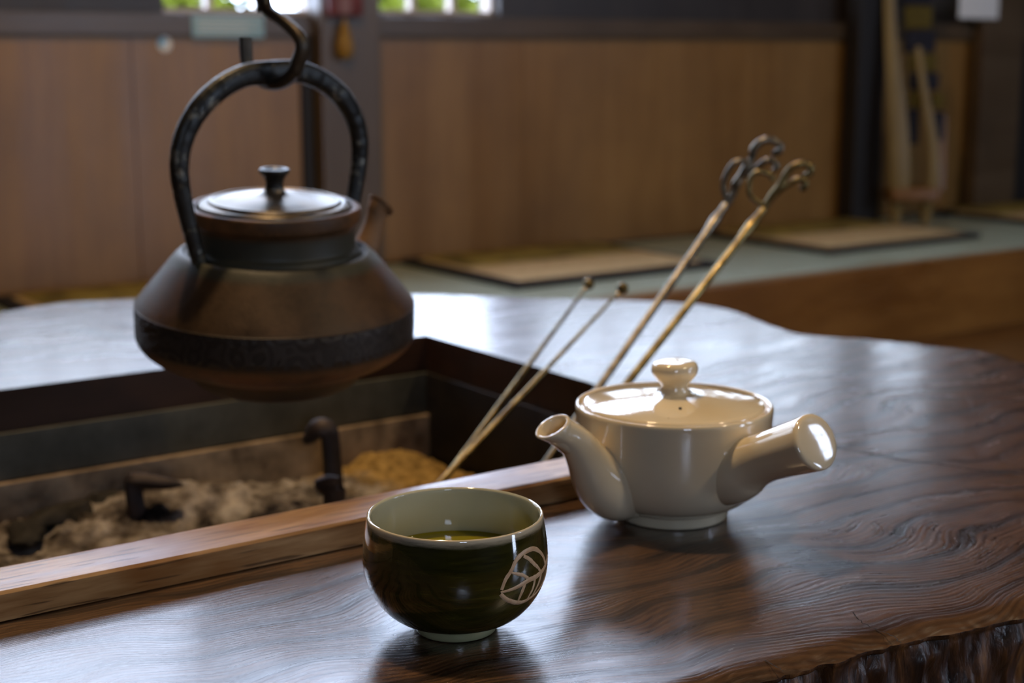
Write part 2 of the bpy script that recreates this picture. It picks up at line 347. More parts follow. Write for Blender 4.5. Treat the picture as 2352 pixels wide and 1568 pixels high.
# ------------------------------------------------------------------ mesh helpers
class MB:
    def __init__(s): s.v = []; s.f = []; s.mi = []
    def add(s, vs, fs, mi=0):
        o = len(s.v); s.v += [tuple(q) for q in vs]; s.f += [tuple(i+o for i in f) for f in fs]; s.mi += [mi]*len(fs)
    def box(s, x0, x1, y0, y1, z0, z1, mi=0, bev=0.):
        if bev <= 0:
            vs = [(x, y, z) for z in (z0, z1) for y in (y0, y1) for x in (x0, x1)]
            s.add(vs, [(0, 2, 3, 1), (4, 5, 7, 6), (0, 1, 5, 4), (2, 6, 7, 3), (0, 4, 6, 2), (1, 3, 7, 5)], mi); return
        bm = bmesh.new(); bmesh.ops.create_cube(bm, size=1)
        for v in bm.verts: v.co = ((x0+x1)/2+v.co.x*(x1-x0), (y0+y1)/2+v.co.y*(y1-y0), (z0+z1)/2+v.co.z*(z1-z0))
        bmesh.ops.bevel(bm, geom=bm.edges[:], offset=bev, segments=3, profile=.6, affect='EDGES')
        bm.verts.index_update(); s.add([v.co[:] for v in bm.verts], [[v.index for v in f.verts] for f in bm.faces], mi); bm.free()
    def lathe(s, prof, seg=96, c=(0, 0, 0), mi=0, wob=None):
        """profile of (r, z); r = 0 closes"""
        vs = []; rows = []
        for (r, z) in prof:
            if r <= 1e-7: rows.append([len(vs)]); vs.append((c[0], c[1], c[2]+z))
            else:
                row = []
                for i in range(seg):
                    a = 2*PI*i/seg; row.append(len(vs)); q = r*(1+(wob(a, z) if wob else 0))
                    vs.append((c[0]+q*math.cos(a), c[1]+q*math.sin(a), c[2]+z))
                rows.append(row)
        fs = []
        for A, B in zip(rows, rows[1:]):
            for i in range(seg):
                j = (i+1) % seg
                if len(A) == 1 and len(B) == 1: continue
                if len(A) == 1: fs.append((A[0], B[j], B[i]))
                elif len(B) == 1: fs.append((A[i], A[j], B[0]))
                else: fs.append((A[i], A[j], B[j], B[i]))
        s.add(vs, fs, mi)
    def tube(s, pts, rad, seg=16, caps=True, mi=0, sq=None, side=None, power=2.):
        """tube along points; rad a list; sq = (a, b) scale of the section along side / normal"""
        pts = [Vector(p) for p in pts]; n = len(pts)
        if not hasattr(rad, '__len__'): rad = [rad]*n
        T = []
        for i in range(n):
            t = pts[min(i+1, n-1)]-pts[max(i-1, 0)]; T.append(t.normalized())
        ref = Vector(side) if side is not None else (Vector((0, 0, 1)) if abs(T[0].z) < .9 else Vector((1, 0, 0)))
        vs = []; nrm = ref
        for i in range(n):
            if side is not None: nrm = Vector(side)
            a = (nrm - T[i]*nrm.dot(T[i])).normalized(); b = T[i].cross(a); nrm = a
            q = sq[i] if (sq and hasattr(sq[0], '__len__')) else (sq or (1, 1))
            for k in range(seg):
                th = 2*PI*k/seg; cs, sn = math.cos(th), math.sin(th)
                if power != 2.:
                    cs = math.copysign(abs(cs)**(2/power), cs); sn = math.copysign(abs(sn)**(2/power), sn)
                vs.append(pts[i]+(a*cs*q[0]+b*sn*q[1])*rad[i])
        fs = []
        for i in range(n-1):
            for k in range(seg):
                j = (k+1) % seg; fs.append((i*seg+k, i*seg+j, (i+1)*seg+j, (i+1)*seg+k))
        if caps:
            fs.append(tuple(range(seg))[::-1]); fs.append(tuple((n-1)*seg+k for k in range(seg)))
        s.add(vs, fs, mi)
    def sphere(s, c, r, seg=20, sc_=(1, 1, 1), mi=0):
        n = seg//2; s.lathe([(r*math.sin(PI*i/n) if 0 < i < n else 0, -r*math.cos(PI*i/n)) for i in range(n+1)], seg, c, mi) if sc_ == (1, 1, 1) else s._ell(c, r, seg, sc_, mi)
    def _ell(s, c, r, seg, q, mi):
        m = MB(); m.sphere((0, 0, 0), r, seg); s.add([(c[0]+v[0]*q[0], c[1]+v[1]*q[1], c[2]+v[2]*q[2]) for v in m.v], m.f, mi)
    def build(s, name, mats, parent=None, smooth=True, loc=None, recalc=True, ang=40):
        me = bpy.data.meshes.new(name); me.from_pydata(s.v, [], s.f)
        for m in (mats if isinstance(mats, (list, tuple)) else [mats]): me.materials.append(m)
        for p, i in zip(me.polygons, s.mi): p.material_index = i
        if recalc:
            bm = bmesh.new(); bm.from_mesh(me); bmesh.ops.recalc_face_normals(bm, faces=bm.faces[:]); bm.to_mesh(me); bm.free()
        if smooth:
            me.shade_smooth()
            me.set_sharp_from_angle(angle=math.radians(ang))
        me.update()
        o = bpy.data.objects.new(name, me); COL.objects.link(o)
        if parent is not None: o.parent = parent
        if loc is not None: o.location = loc
        return o
def smoothpts(P, k=8):
    """Catmull-Rom through tuples of any length"""
    out = []; n = len(P)
    for i in range(n-1):
        p0, p1, p2, p3 = P[max(i-1, 0)], P[i], P[i+1], P[min(i+2, n-1)]
        for j in range(k):
            t = j/k
            out.append(tuple(.5*((2*b)+(-a+c)*t+(2*a-5*b+4*c-d)*t*t+(-a+3*b-3*c+d)*t**3) for a, b, c, d in zip(p0, p1, p2, p3)))
    out.append(tuple(P[-1])); return out
def tag(o, label=None, cat=None, group=None, kind=None):
    if label: o['label'] = label
    if cat: o['category'] = cat
    if group: o['group'] = group
    if kind: o['kind'] = kind
    return o
def empty(name, loc, rot=(0, 0, 0)):
    o = bpy.data.objects.new(name, None); o.location = loc; o.rotation_euler = rot; o.empty_display_size = .05; COL.objects.link(o); return o
def struct(mb, name, m, **kw): return tag(mb.build(name, m, smooth=False, **kw), kind='structure')
def copy_tree(root, loc):
    r = root.copy(); COL.objects.link(r); r.location = loc
    for ch in [o for o in COL.objects if o.parent == root]:
        c = ch.copy(); COL.objects.link(c); c.parent = r
        for g in [o for o in COL.objects if o.parent == ch]:
            d = g.copy(); COL.objects.link(d); d.parent = c
    return r

# ------------------------------------------------------------------ room shell
TH = .10
b = MB(); b.box(LX-TH, RX+TH, NY-TH, WY+TH, FLOOR-.06, FLOOR); struct(b, 'floor', M_floor)
b = MB(); b.box(LX-TH, RX+TH, NY-TH, WY+TH, CEIL, CEIL+.06); struct(b, 'ceiling', M_ceil)
def wall_with(name, wins, y0, y1, m):
    b = MB(); xs = sorted({LX-TH, RX+TH}|{q for w in wins for q in w[:2]}); zs = sorted({FLOOR, CEIL}|{q for w in wins for q in w[2:]})
    for x0, x1 in zip(xs, xs[1:]):
        z0 = None
        for za, zb in zip(zs, zs[1:]):
            mx, mz = (x0+x1)/2, (za+zb)/2
            if any(w[0] < mx < w[1] and w[2] < mz < w[3] for w in wins):
                if z0 is not None: b.box(x0, x1, y0, y1, z0, za)
                z0 = None
            elif z0 is None: z0 = za
        if z0 is not None: b.box(x0, x1, y0, y1, z0, CEIL)
    struct(b, name, m)
wall_with('wall_back', WIN_BACK, WY, WY+TH, M_upper)
wall_with('wall_front', WIN_NEAR, NY-TH, NY, M_upper)
b = MB(); b.box(LX-TH, LX, NY, WY, FLOOR, CEIL); struct(b, 'wall_left', M_upper)
b = MB(); b.box(RX, RX+TH, NY, WY, FLOOR, CEIL); struct(b, 'wall_right', M_upper)
# waist panelling: boards between posts, one mesh for each bay of the wall
def bay(x0, x1, n, name):
    b = MB(); w = (x1-x0)/n
    for i in range(n): b.box(x0+i*w, x0+(i+1)*w-.0015, WY-.018, WY-.0005, BENCH+.002, .312, bev=.001)
    struct(b, name, M_panel)
bay(LX, 1.742, 9, 'trim_1'); bay(1.949, 3.88, 4, 'trim_2'); bay(3.89, 4.46, 1, 'trim_3')
b = MB(); b.box(LX, 1.774, WY-.035, WY-.0005, .314, .366, bev=.003); struct(b, 'trim_4', M_beam)      # sill beam left of the post
b = MB(); b.box(1.949, RX, WY-.035, WY-.0005, .314, .366, bev=.003); struct(b, 'trim_5', M_beam)
b = MB(); b.box(1.776, 1.946, WY-.07, WY-.0005, BENCH+.002, 1.085, bev=.004); struct(b, 'trim_6', M_post)
b = MB(); b.box(LX, 3.69, WY-.06, WY-.0005, 1.09, 1.16, bev=.003); struct(b, 'trim_11', M_beam)
b = MB(); b.box(1.744, 1.772, WY-.03, WY-.0005, BENCH+.002, .312, bev=.002); struct(b, 'trim_7', M_black)
b = MB(); b.box(3.70, 3.83, WY-.10, WY-.036, BENCH+.002, CEIL-.002, bev=.004); struct(b, 'trim_8', M_black)
b = MB(); b.box(4.34, 4.56, WY-.09, WY-.036, BENCH+.002, CEIL-.002, bev=.004); struct(b, 'trim_9', M_beam)
b = MB(); b.box(4.60, RX, WY-.03, WY-.0005, BENCH+.002, .312); struct(b, 'trim_10', M_black)

def window(i, win, y0, nm):
    a, c, z0, z1 = win; r = empty('window_%d' % i, ((a+c)/2, y0, z0)); tag(r, kind='structure')
    ox, oy, oz = (a+c)/2, y0, z0
    b = MB(); f = .012; e = .0012
    b.box(a+e-ox, c-e-ox, -.02, .02, e, f); b.box(a+e-ox, c-e-ox, -.02, .02, z1-z0-f, z1-z0-e)
    b.box(a+e-ox, a+f-ox, -.02, .02, f, z1-z0-f); b.box(c-f-ox, c-e-ox, -.02, .02, f, z1-z0-f)
    b.build('window_frame', M_sash, r, smooth=False)
    n = max(2, round((c-a)/nm)); b = MB()
    for k in range(1, n):
        x = a+(c-a)*k/n-ox; b.box(x-.008, x+.008, -.012, .012, f, z1-z0-f)
    for k in range(1, 3):
        z = (z1-z0)*k/3; b.box(a+f-ox, c-f-ox, -.0115, .0115, z-.008, z+.008)
    b.build('window_bar', M_sash, r, smooth=False)
    b = MB(); b.box(a+f-ox, c-f-ox, .0135, .0165, f, z1-z0-f); b.build('window_pane' if i not in (1, 4) else 'paper_screen', M_glass if i not in (1, 4) else M_shoji, r, smooth=False)  # paper in the unseen left opening is added to dim its table reflection
k = 1
for w_ in WIN_BACK: window(k, w_, WY+.05, .13 if k < 4 else (.3 if k == 4 else .075)); k += 1  # unseen upper opening gets close-set bars, added to dim its reflection
for w_ in WIN_NEAR: window(k, w_, NY-.05, .3); k += 1

# ------------------------------------------------------------------ tatami bench along the back wall
bench = empty('tatami_bench', (2.0, 3.0, FLOOR))
b = MB(); b.box(LX+.004-2, RX-.004-2, 2.612-3, 2.66-3, 0.001, -FLOOR+BENCH-.004, bev=.004); b.build('front_board', M_bench, bench)
b = MB(); b.box(LX+.004-2, RX-.004-2, 2.66-3, WY-.04-3, 0.001, .17); b.build('bench_base', M_beam, bench, smooth=False)
x = LX+.004
while x < RX-.1:
    x1 = min(x+1.78, RX-.004); b = MB(); b.box(x+.001-2, x1-.001-2, 2.661-3, WY-.039-3, .171, -FLOOR+BENCH-.0005, bev=.002); b.build('tatami_mat', M_tatami, bench); x = x1
tag(bench, 'long low bench with amber wooden front board and pale green tatami along the back wall', 'bench')

# straw seat mats
def seat_mat(loc, label):
    w, d, h = .33, .265, .012
    r = empty('seat_mat', loc)
    b = MB(); b.box(-w+.034, w-.034, -d+.034, d-.034, .0005, h+.005, bev=.003); 
    b.build('straw_panel', M_straw, r)
    b = MB(); b.box(-w+.05, w-.05, .02, d-.03, h+.0062, h+.0085, bev=.001); tag(b.build('patterned_band', M_matpat, r), 'band with dark mustard pattern')
    b = MB()
    for q in ((-w, w, -d, -d+.0335), (-w, w, d-.0335, d), (-w, -w+.0335, -d+.034, d-.034), (w-.0335, w, -d+.034, d-.034)):
        b.box(q[0], q[1], q[2], q[3], .0005, h+.004, bev=.004)
    b.build('cloth_border', M_navy, r)
    return tag(r, label, 'seat mat', 'straw seat mats on the tatami bench')
m1 = seat_mat((2.335, 3.10, BENCH), 'tan straw seat mat with black border behind the two ball-topped rods')
for xx, lb in ((1.265, 'straw seat mat on the bench partly hidden at the left of the iron kettle'),
               (3.405, 'straw seat mat with black border behind the scroll-topped rods'),
               (4.475, 'straw seat mat at the right edge beside the checked cloth stand')):
    c = copy_tree(m1, (xx, 3.10, BENCH)); tag(c, lb)

# ------------------------------------------------------------------ table slab
O = Vector((.45, 1.0, 0))
outer = [(1.148, .816), (1.16, .87), (1.117, .971), (1.086, 1.029), (1.097, 1.095), (1.126, 1.19), (1.09, 1.269), (.985, 1.375), (.892, 1.468), (.75, 1.56),
         (.608, 1.626), (.539, 1.646), (.459, 1.625), (.36, 1.57), (.15, 1.55), (-.08, 1.48), (-.20, 1.3), (-.19, 1.0), (-.22, .72), (-.12, .52), (.1, .455), (.3, .462),
         (.455, .462), (.505, .458), (.55, .452), (.60, .444), (.66, .438), (.76, .44), (.90, .47), (1.03, .56), (1.11, .68)]
HX0, HX1, HY0, HY1 = .13, .768, .757, 1.24
loop = smoothpts(outer+[outer[0]], 12)[:-1]
# resample by angle around O
ang = sorted(((math.atan2(p[1]-O.y, p[0]-O.x)) % (2*PI), math.hypot(p[0]-O.x, p[1]-O.y)) for p in loop)
def rad_at(a):
    a %= 2*PI
    for (a0, r0), (a1, r1) in zip(ang, ang[1:]):
        if a0 <= a <= a1: return r0+(r1-r0)*(a-a0)/(a1-a0+1e-9)
    (a0, r0), (a1, r1) = ang[-1], (ang[0][0]+2*PI, ang[0][1])
    if a < a0: a += 2*PI
    return r0+(r1-r0)*(a-a0)/(a1-a0+1e-9)
def hole_at(a):
    dx, dy = math.cos(a), math.sin(a); t = 9
    if dx > 1e-6: t = min(t, (HX1-O.x)/dx)
    if dx < -1e-6: t = min(t, (HX0-O.x)/dx)
    if dy > 1e-6: t = min(t, (HY1-O.y)/dy)
    if dy < -1e-6: t = min(t, (HY0-O.y)/dy)
    return t
angles = set()
a = 0.
while a < 2*PI:
    fine = math.radians(268) < a < math.radians(312)
    angles.add(round(a, 6)); a += .0022 if fine else .006
for cx_ in (HX0, HX1):
    for cy_ in (HY0, HY1): angles.add(round(math.atan2(cy_-O.y, cx_-O.x) % (2*PI), 6))
A = sorted(angles); n = len(A)
def wob(a, z):
    p = Vector((math.cos(a), math.sin(a), 0))
    return noise.noise(p*9)*.004+noise.noise(p*26+Vector((3, 1, 0)))*.002+noise.noise(p*75)*.0013
def bark(a, s, t):
    """relief of the bark; s arclength, t depth below the edge"""
    q = s*150+t*55+noise.noise(Vector((s*22, t*16, 0)))*3.0
    fl = math.sin(q)*.5+.5
    return (fl**1.5)*.0042+noise.noise(Vector((s*60, t*35, 5)))*.004+noise.noise(Vector((s*190, t*60, 9)))*.0015
prof = [(-.010, 0), (-.006, -.0001), (-.002, -.0007), (.001, -.0020), (.0035, -.0036), (.0050, -.0044), (.0060, -.0050), (.0060, -.0064), (.0044, -.0080), (.0042, -.0098)]
t_ = .0118
while t_ < .115: prof.append((.004-.012*t_*2, -t_)); t_ += .0022
tb = MB(); vs = []; rowsn = 0
S = 0.; prev = None; arcs = []
for a in A:
    p = Vector((math.cos(a), math.sin(a)))*rad_at(a)
    if prev is not None: S += (p-prev).length
    prev = p; arcs.append(S)
cols = []
for a, s in zip(A, arcs):
    R = rad_at(a)+wob(a, 0); d = Vector((math.cos(a), math.sin(a), 0)); h = hole_at(a); c = []
    for fr in (0, .25, .5, .75): c.append(O+d*(h+(R-.010-h)*fr))
    for (dr, z) in prof:
        k_ = 0.
        if z < -.0035: k_ = bark(a, s, -z)*min(1, max(0, (-z-.0080)/.008))+(noise.noise(Vector((s*70, 0, 3)))*.0018+noise.noise(Vector((s*210, 0, 3)))*.0008)
        c.append(O+d*(R+dr+k_)+Vector((0, 0, z)))
    cols.append(c)
m_ = len(cols[0])
top_n = 4+4
vs = [v for c in cols for v in c]; fs = []; mi = []
for i in range(n):
    j = (i+1) % n
    for k in range(m_-1):
        fs.append((i*m_+k, j*m_+k, j*m_+k+1, i*m_+k+1)); mi.append(0 if k < top_n+2 else 1)
tb.v = [tuple(v) for v in vs]; tb.f = fs; tb.mi = mi
# underside and cut faces of the hole
bot = []
for i in range(n):
    h = hole_at(A[i]); d = Vector((math.cos(A[i]), math.sin(A[i]), 0)); bot.append(O+d*h+Vector((0, 0, -.118)))
o_ = len(tb.v); tb.v += [tuple(v) for v in bot]
mid_o = len(tb.v); tb.v += [(v.x, v.y, -.036) for v in bot]
# second copy of the top hole rim keeps the cut edge crisp
for i in range(n):
    j = (i+1) % n
    tb.f.append((i*m_+m_-1, j*m_+m_-1, o_+j, o_+i)); tb.mi.append(1)
    tb.f.append((mid_o+i, mid_o+j, j*m_, i*m_)); tb.mi.append(2)
    tb.f.append((o_+i, o_+j, mid_o+j, mid_o+i)); tb.mi.append(2)
table = empty('hearth_table', (O.x, O.y, FLOOR))
off = Vector((O.x, O.y, FLOOR))
tb.v = [tuple(Vector(v)-off) for v in tb.v]
slab = tb.build('slab_top', [M_table, M_bark, M_cut], table, ang=50); tag(slab, 'glossy slab with rough dark live edge')
b = MB()
for q in ((HX0-.05, HX0-.004, HY0-.05, HY1+.05), (HX1+.004, HX1+.05, HY0-.05, HY1+.05), (HX0-.004, HX1+.004, HY0-.05, HY0-.004), (HX0-.004, HX1+.004, HY1+.004, HY1+.05)):
    b.box(q[0]-off.x, q[1]-off.x, q[2]-off.y, q[3]-off.y, .001, -FLOOR-.119)
b.build('box_base', M_cut, table, smooth=False)
# liner: zinc strip and clay lining below it (slightly in front of the cut slab faces)
def pit_ring(z0, z1, t, name, m, sides=(0, 1, 2, 3)):
    b = MB(); x0, x1, y0, y1 = HX0+.0008, HX1-.0008, HY0+.0008, HY1-.0008
    for q in [((x0, x1, y1-t, y1), (x0, x1, y0, y0+t), (x0, x0+t, y0+t, y1-t), (x1-t, x1, y0+t, y1-t))[i_] for i_ in sides]:
        b.box(q[0]-off.x, q[1]-off.x, q[2]-off.y, q[3]-off.y, z0-FLOOR, z1-FLOOR, bev=min(.001, t*.4))
    return b.build(name, m, table)
tag(pit_ring(-.078, -.037, .004, 'metal_liner', M_liner, (0,)), 'grey weathered metal strip')
tag(pit_ring(-.17, -.079, .010, 'clay_lining', M_clay, (0,)), 'mottled tan clay')
tag(pit_ring(-.17, -.037, .0035, 'black_lining', M_pitblack, (1, 2, 3)), 'black lining')  # near and side walls of the pit are coloured black, unlike the far one
# cracks in the polish: narrow dark grooves
def crack(P, w, name):
    P = smoothpts([(p.x, p.y) for p in P], 14); b = MB(); vs = []; n = len(P)
    for i, p in enumerate(P):
        t = Vector(P[min(i+1, n-1)])-Vector(P[max(i-1, 0)]); nn = Vector((-t.y, t.x)).normalized()
        ww = w*(.35+.65*abs(noise.noise(Vector((i*.23, 1, w*99)))*2))*min(1, i/4+.2)*min(1, (n-1-i)/4+.2); j = noise.noise(Vector((i*.31, 7, 0)))*.0012
        for sg in (-1, 1): q = Vector(p)+nn*(j+sg*ww); vs.append((q.x-off.x, q.y-off.y, -FLOOR+.00015))
    b.add(vs, [(2*i, 2*i+2, 2*i+3, 2*i+1) for i in range(n-1)])
    return b.build(name, M_crack, table, smooth=False, recalc=False)
crack([atZ(*q) for q in [(1900, 1026), (1930, 1030), (2000, 1042), (2080, 1058), (2150, 1065), (2250, 1080), (2352, 1088), (2420, 1100)]], .0018, 'crack')
crack([atZ(*q) for q in [(1958, 1405), (1975, 1425), (2010, 1445), (2050, 1460), (2070, 1478)]], .0005, 'crack')
crack([atZ(*q) for q in [(1755, 1515), (1790, 1535), (1800, 1542)]], .0004, 'crack')
tag(table, 'dark polished live-edge slab table with square sunken hearth in the middle', 'table')

# ash in the pit
b = MB(); nx, ny = 190, 150; x0, x1, y0, y1 = HX0+.0115, HX1-.0115, HY0+.0115, HY1-.0115; vs = []
mounds = [(.45, 1.177, .05, .02), (.507, 1.16, .05, .022), (.56, 1.13, .05, .018), (.64, 1.13, .06, .012), (.40, 1.20, .06, .012), (.70, 1.20, .05, .018), (.27, 1.15, .09, .012), (.42, .84, .12, .02), (.3, .92, .1, .018), (.66, .86, .09, .015)]
for j in range(ny+1):
    for i in range(nx+1):
        x = x0+(x1-x0)*i/nx; y = y0+(y1-y0)*j/ny; p = Vector((x, y, 0))
        z = -.124
        for (mx, my, mr, mh) in mounds: z += mh*math.exp(-((x-mx)**2+(y-my)**2)/(mr*mr))
        z += noise.fractal(p*22, .8, 2.1, 4)*.009+abs(noise.noise(p*75))*.007+noise.noise(p*170)*.0025
        vs.append((x, y, z))
fs = [(j*(nx+1)+i, j*(nx+1)+i+1, (j+1)*(nx+1)+i+1, (j+1)*(nx+1)+i) for j in range(ny) for i in range(nx)]
# skirt down to the pit bottom so the ash is a body, not a sheet
edge = [i for i in range(nx+1)]+[j*(nx+1)+nx for j in range(1, ny+1)]+[ny*(nx+1)+i for i in range(nx-1, -1, -1)]+[j*(nx+1) for j in range(ny-1, 0, -1)]
eo = len(vs)
for e in edge: vs.append((vs[e][0], vs[e][1], -.165))
for i in range(len(edge)):
    j = (i+1) % len(edge); fs.append((edge[i], edge[j], eo+j, eo+i))
fs.append(tuple(eo+i for i in range(len(edge)))[::-1])
b.add(vs, fs); ash = b.build('ash_bed', M_ash, ang=60)
tag(ash, 'bed of pale lumpy ash in the hearth pit with golden husk at the edges', 'ash', kind='stuff')
b = MB(); b.box(HX0+.001, HX1-.001, HY0+.001, HY1-.001, -.175, -.1705); fl = b.build('pit_floor', M_cut, table, smooth=False); fl.location = -off
# charcoal lumps
def lump(c, r, s):
    q = MB(); q.sphere((0, 0, 0), 1, 18)
    q.v = [tuple(Vector(v)*(1+.35*noise.noise(Vector(v)*1.4+Vector((s, s, s))))) for v in q.v]
    q.v = [(v[0]*r[0], v[1]*r[1], v[2]*r[2]) for v in q.v]
    return q
for i, (u, v, r, lb) in enumerate([(150, 1185, (.036, .016, .012), 'black charred log end lying in the ash, left edge of the pit'),
                               (235, 1150, (.020, .014, .010), 'small black charcoal lump beside the left trivet leg'),
                               (60, 1225, (.03, .014, .010), 'dark charcoal lump lying nearest the rail at the left')]):
    p = atZ(u, v, -.107); o = lump(p, r, i*3.1).build('charcoal', M_char, loc=p); o.rotation_euler = (0, 0, .3+.5*i)
    tag(o, lb, 'charcoal', 'charcoal in the ash')

# ------------------------------------------------------------------ near rail
zr = .016; y0, y1 = .7165, .7555
b = MB(); xa, xb = .02, .700; ns = 90; sec = [(y0, .0006), (y0, zr*.5), (y0+.0003, zr-.0018), (y0+.0018, zr-.0002), (y0+.004, zr), (y1-.004, zr), (y1-.0015, zr-.0004), (y1, zr-.002), (y1, .0006)]
vs = []
for i in range(ns+1):
    x = xa+(xb-xa)*i/ns
    for (yy, zz) in sec: vs.append((x, yy+noise.noise(Vector((x*9, yy*30, 0)))*.0007, zz+(noise.noise(Vector((x*7, yy*20, 3)))*.0005 if zz > .002 else 0)))
m_ = len(sec); fs = [(i*m_+k, (i+1)*m_+k, (i+1)*m_+(k+1) % m_, i*m_+(k+1) % m_) for i in range(ns) for k in range(m_)]
fs.append(tuple(range(m_))); fs.append(tuple(ns*m_+k for k in range(m_))[::-1])
b.add(vs, fs); rail = b.build('hearth_rail', M_rail)
tag(rail, 'light chestnut wooden rail along the near edge of the hearth pit', 'rail')

# ------------------------------------------------------------------ trivet in the ash
tv = empty('hearth_trivet', (.52, 1.12, -.118)); to = Vector((.52, 1.12, -.118))
b = MB(); b.tube([(.085*math.cos(2*PI*i/48), .06*math.sin(2*PI*i/48), -.014) for i in range(49)], .005, 10); b.build('ring', M_trivet, tv)
def leg(P, R, nm='leg'):
    q = smoothpts([tuple(p-to)+(r,) for p, r in zip(P, R)], 7)
    b = MB(); b.tube([k[:3] for k in q], [k[3] for k in q], 12, sq=(1, .8), power=3.2); return b.build(nm, M_trivet, tv)
Z = lambda u, v, z: atZ(u, v, z)
ba = Z(768, 1165, -.118)
def up(base, u, v, z=None):
    """point above base at the height where it shows at row v"""
    lo, hi = -.2, 1.6
    for _ in range(40):
        m = (lo+hi)/2; d = Vector((base.x, base.y, m-EYE))
        h = d.dot(FW); yy = CY-F_PX*(h*math.sin(PITCH)+d.z*math.cos(PITCH))/(h*math.cos(PITCH)-d.z*math.sin(PITCH))
        if yy > v: lo = m
        else: hi = m
    return Vector((base.x, base.y, m))
def offp(p, du, dv=0): return p+RT*(du*1.2/F_PX)+UP*(-dv*1.2/F_PX)
top_a = up(ba, 0, 985)
leg([ba-UP*.01, ba+UP*.02, offp(top_a, -6, 30), offp(top_a, -14, 4), offp(top_a, -36, 0), offp(top_a, -58, 22), offp(top_a, -72, 34)], [.0085, .0082, .0078, .0088, .0085, .006, .003])
bb = Z(315, 1205, -.112); top_b = up(bb, 0, 1105)
leg([bb-UP*.012, bb+UP*.01, offp(top_b, -4, 10), offp(top_b, 4, 0), offp(top_b, 40, 2), offp(top_b, 80, 6), offp(top_b, 112, 8)], [.0075, .0073, .0072, .0078, .0068, .005, .0018])
bc = Z(768, 1178, -.100); top_c = up(bc, 0, 1112)
leg([bc-UP*.03, bc, offp(top_c, 2, 12), offp(top_c, 2, 4), offp(top_c, -18, 0), offp(top_c, -44, 0)], [.009, .009, .009, .009, .0078, .004])
tag(tv, 'iron trivet with clawed legs standing in the ash under the kettle', 'trivet')

# ------------------------------------------------------------------ four fire rods leaning over the right edge of the pit
def find_top(uc, vc, ut, vt, zb=-.108, ub=None, vb=None):
    C = atX(uc, vc, HX1+.0); C.z = max(C.z, .0035)
    return C
def rod_dir(C, ut, vt, X): return (atX(ut, vt, X)-C)
def short_rod(uc, vc, ut, vt, X, label):
    C = atX(uc, vc, HX1-.001); C.z += .0035; T = atX(ut, vt, X); d = (T-C); s = (-.108-C.z)/d.z; B = C+d*s
    r = empty('fire_chopstick', B); L = (T-B).length; ax = (T-B).normalized()
    b = MB(); n = 20; b.tube([ax*L*i/n for i in range(n+1)], [.0015+.0011*math.sin(PI*min(1, .25+.75*i/n)) for i in range(n+1)], 12); b.build('shaft', M_bronze, r)
    b = MB(); b.sphere(tuple(T-B), .0056, 24); b.lathe([(.0019, -.001), (.0030, 0), (.0019, .001)], 20, tuple(ax*(L-.008))); b.build('ball_tip', M_bronze, r)
    return tag(r, label, 'fire chopstick', 'fire chopsticks leaning in the hearth')
short_rod(1225, 833, 1352, 652, .865, 'thin brass fire chopstick with ball top, leftmost of the leaning rods')
short_rod(1270, 841, 1430, 662, .868, 'thin brass fire chopstick with ball top, right of its twin')
def scroll(P, R, parent, B, m, nm='scroll'):
    q = smoothpts([tuple(p-B)+(r,) for p, r in zip(P, R)], 8); b = MB(); b.tube([k[:3] for k in q], [k[3] for k in q], 12); return b.build(nm, m, parent)
def long_rod(uc, vc, ut, vt, X, label, m, su, sv, sq):
    C = atX(uc, vc, HX1-.001); C.z += .0045; T = atX(su, sv, X); d = T-C; s = (-.108-C.z)/d.z; B = C+d*s
    r = empty('fire_poker', B); L = (T-B).length; ax = (T-B).normalized()
    b = MB(); n = 40
    def rr(t):
        k_ = .0032
        if .90 < t < .97: k_ += .0016*math.sin((t-.90)/.07*PI*2)**2
        return k_
    b.tube([ax*L*i/n for i in range(n+1)], [rr(i/n) for i in range(n+1)], 12, power=3.); b.build('shaft', m, r)
    dist = (T-Vector((0, 0, EYE))).length; k_ = dist/F_PX
    def P(du, dv, dp=0): return T+RT*du*k_+UP*(-dv)*k_*1.02+FW*dp*k_
    for st in sq: scroll([P(*p) for p in st[0]], [q*.00135 for q in st[1]], r, B, m)
    return tag(r, label, 'fire poker', 'fire pokers leaning in the hearth')
SQ1 = [  # central stem curling over to the right
    ([(-2, 4), (14, -22), (22, -48), (30, -62), (44, -82), (54, -100), (60, -124), (78, -140), (100, -142), (118, -130), (114, -116), (100, -114)], [2.6, 2.5, 3.2, 2.4, 3.2, 2.4, 2.8, 2.8, 2.6, 2.4, 2.4, 1.8]),
    ([(2, -6), (-8, -40), (0, -70), (16, -92), (38, -96), (54, -82), (50, -70)], [2.0, 1.8, 1.9, 2.0, 2.0, 2.2, 1.7]),
    ([(34, -62), (60, -78, -4), (84, -96, -6), (100, -98, -6), (110, -86, -6), (104, -74, -6)], [2.0, 2.0, 2.2, 2.2, 2.3, 1.7])]
long_rod(1385, 887, 0, 0, .93, 'dark iron fire poker with scrolled top, left of the long pair', M_steelrod, 1668, 470, SQ1)
SQ2 = [
    ([(-2, 4), (10, -18), (22, -34), (36, -50), (44, -72), (60, -92), (84, -100), (102, -92), (100, -78), (86, -72)], [2.6, 2.6, 3.0, 3.2, 2.4, 2.4, 2.5, 2.4, 2.3, 1.8]),
    ([(2, -6), (-32, -30), (-34, -62), (-18, -82), (10, -76), (18, -62)], [2.0, 1.7, 1.7, 1.8, 2.0, 1.6]),
    ([(26, -36), (50, -52, -4), (72, -66, -6), (88, -62, -6), (88, -48, -6), (78, -44, -6)], [2.0, 2.0, 2.2, 2.2, 2.2, 1.7])]
long_rod(1437, 896, 0, 0, .93, 'brassy fire poker with scrolled top, right of the long pair', M_bronze, 1755, 480, SQ2)

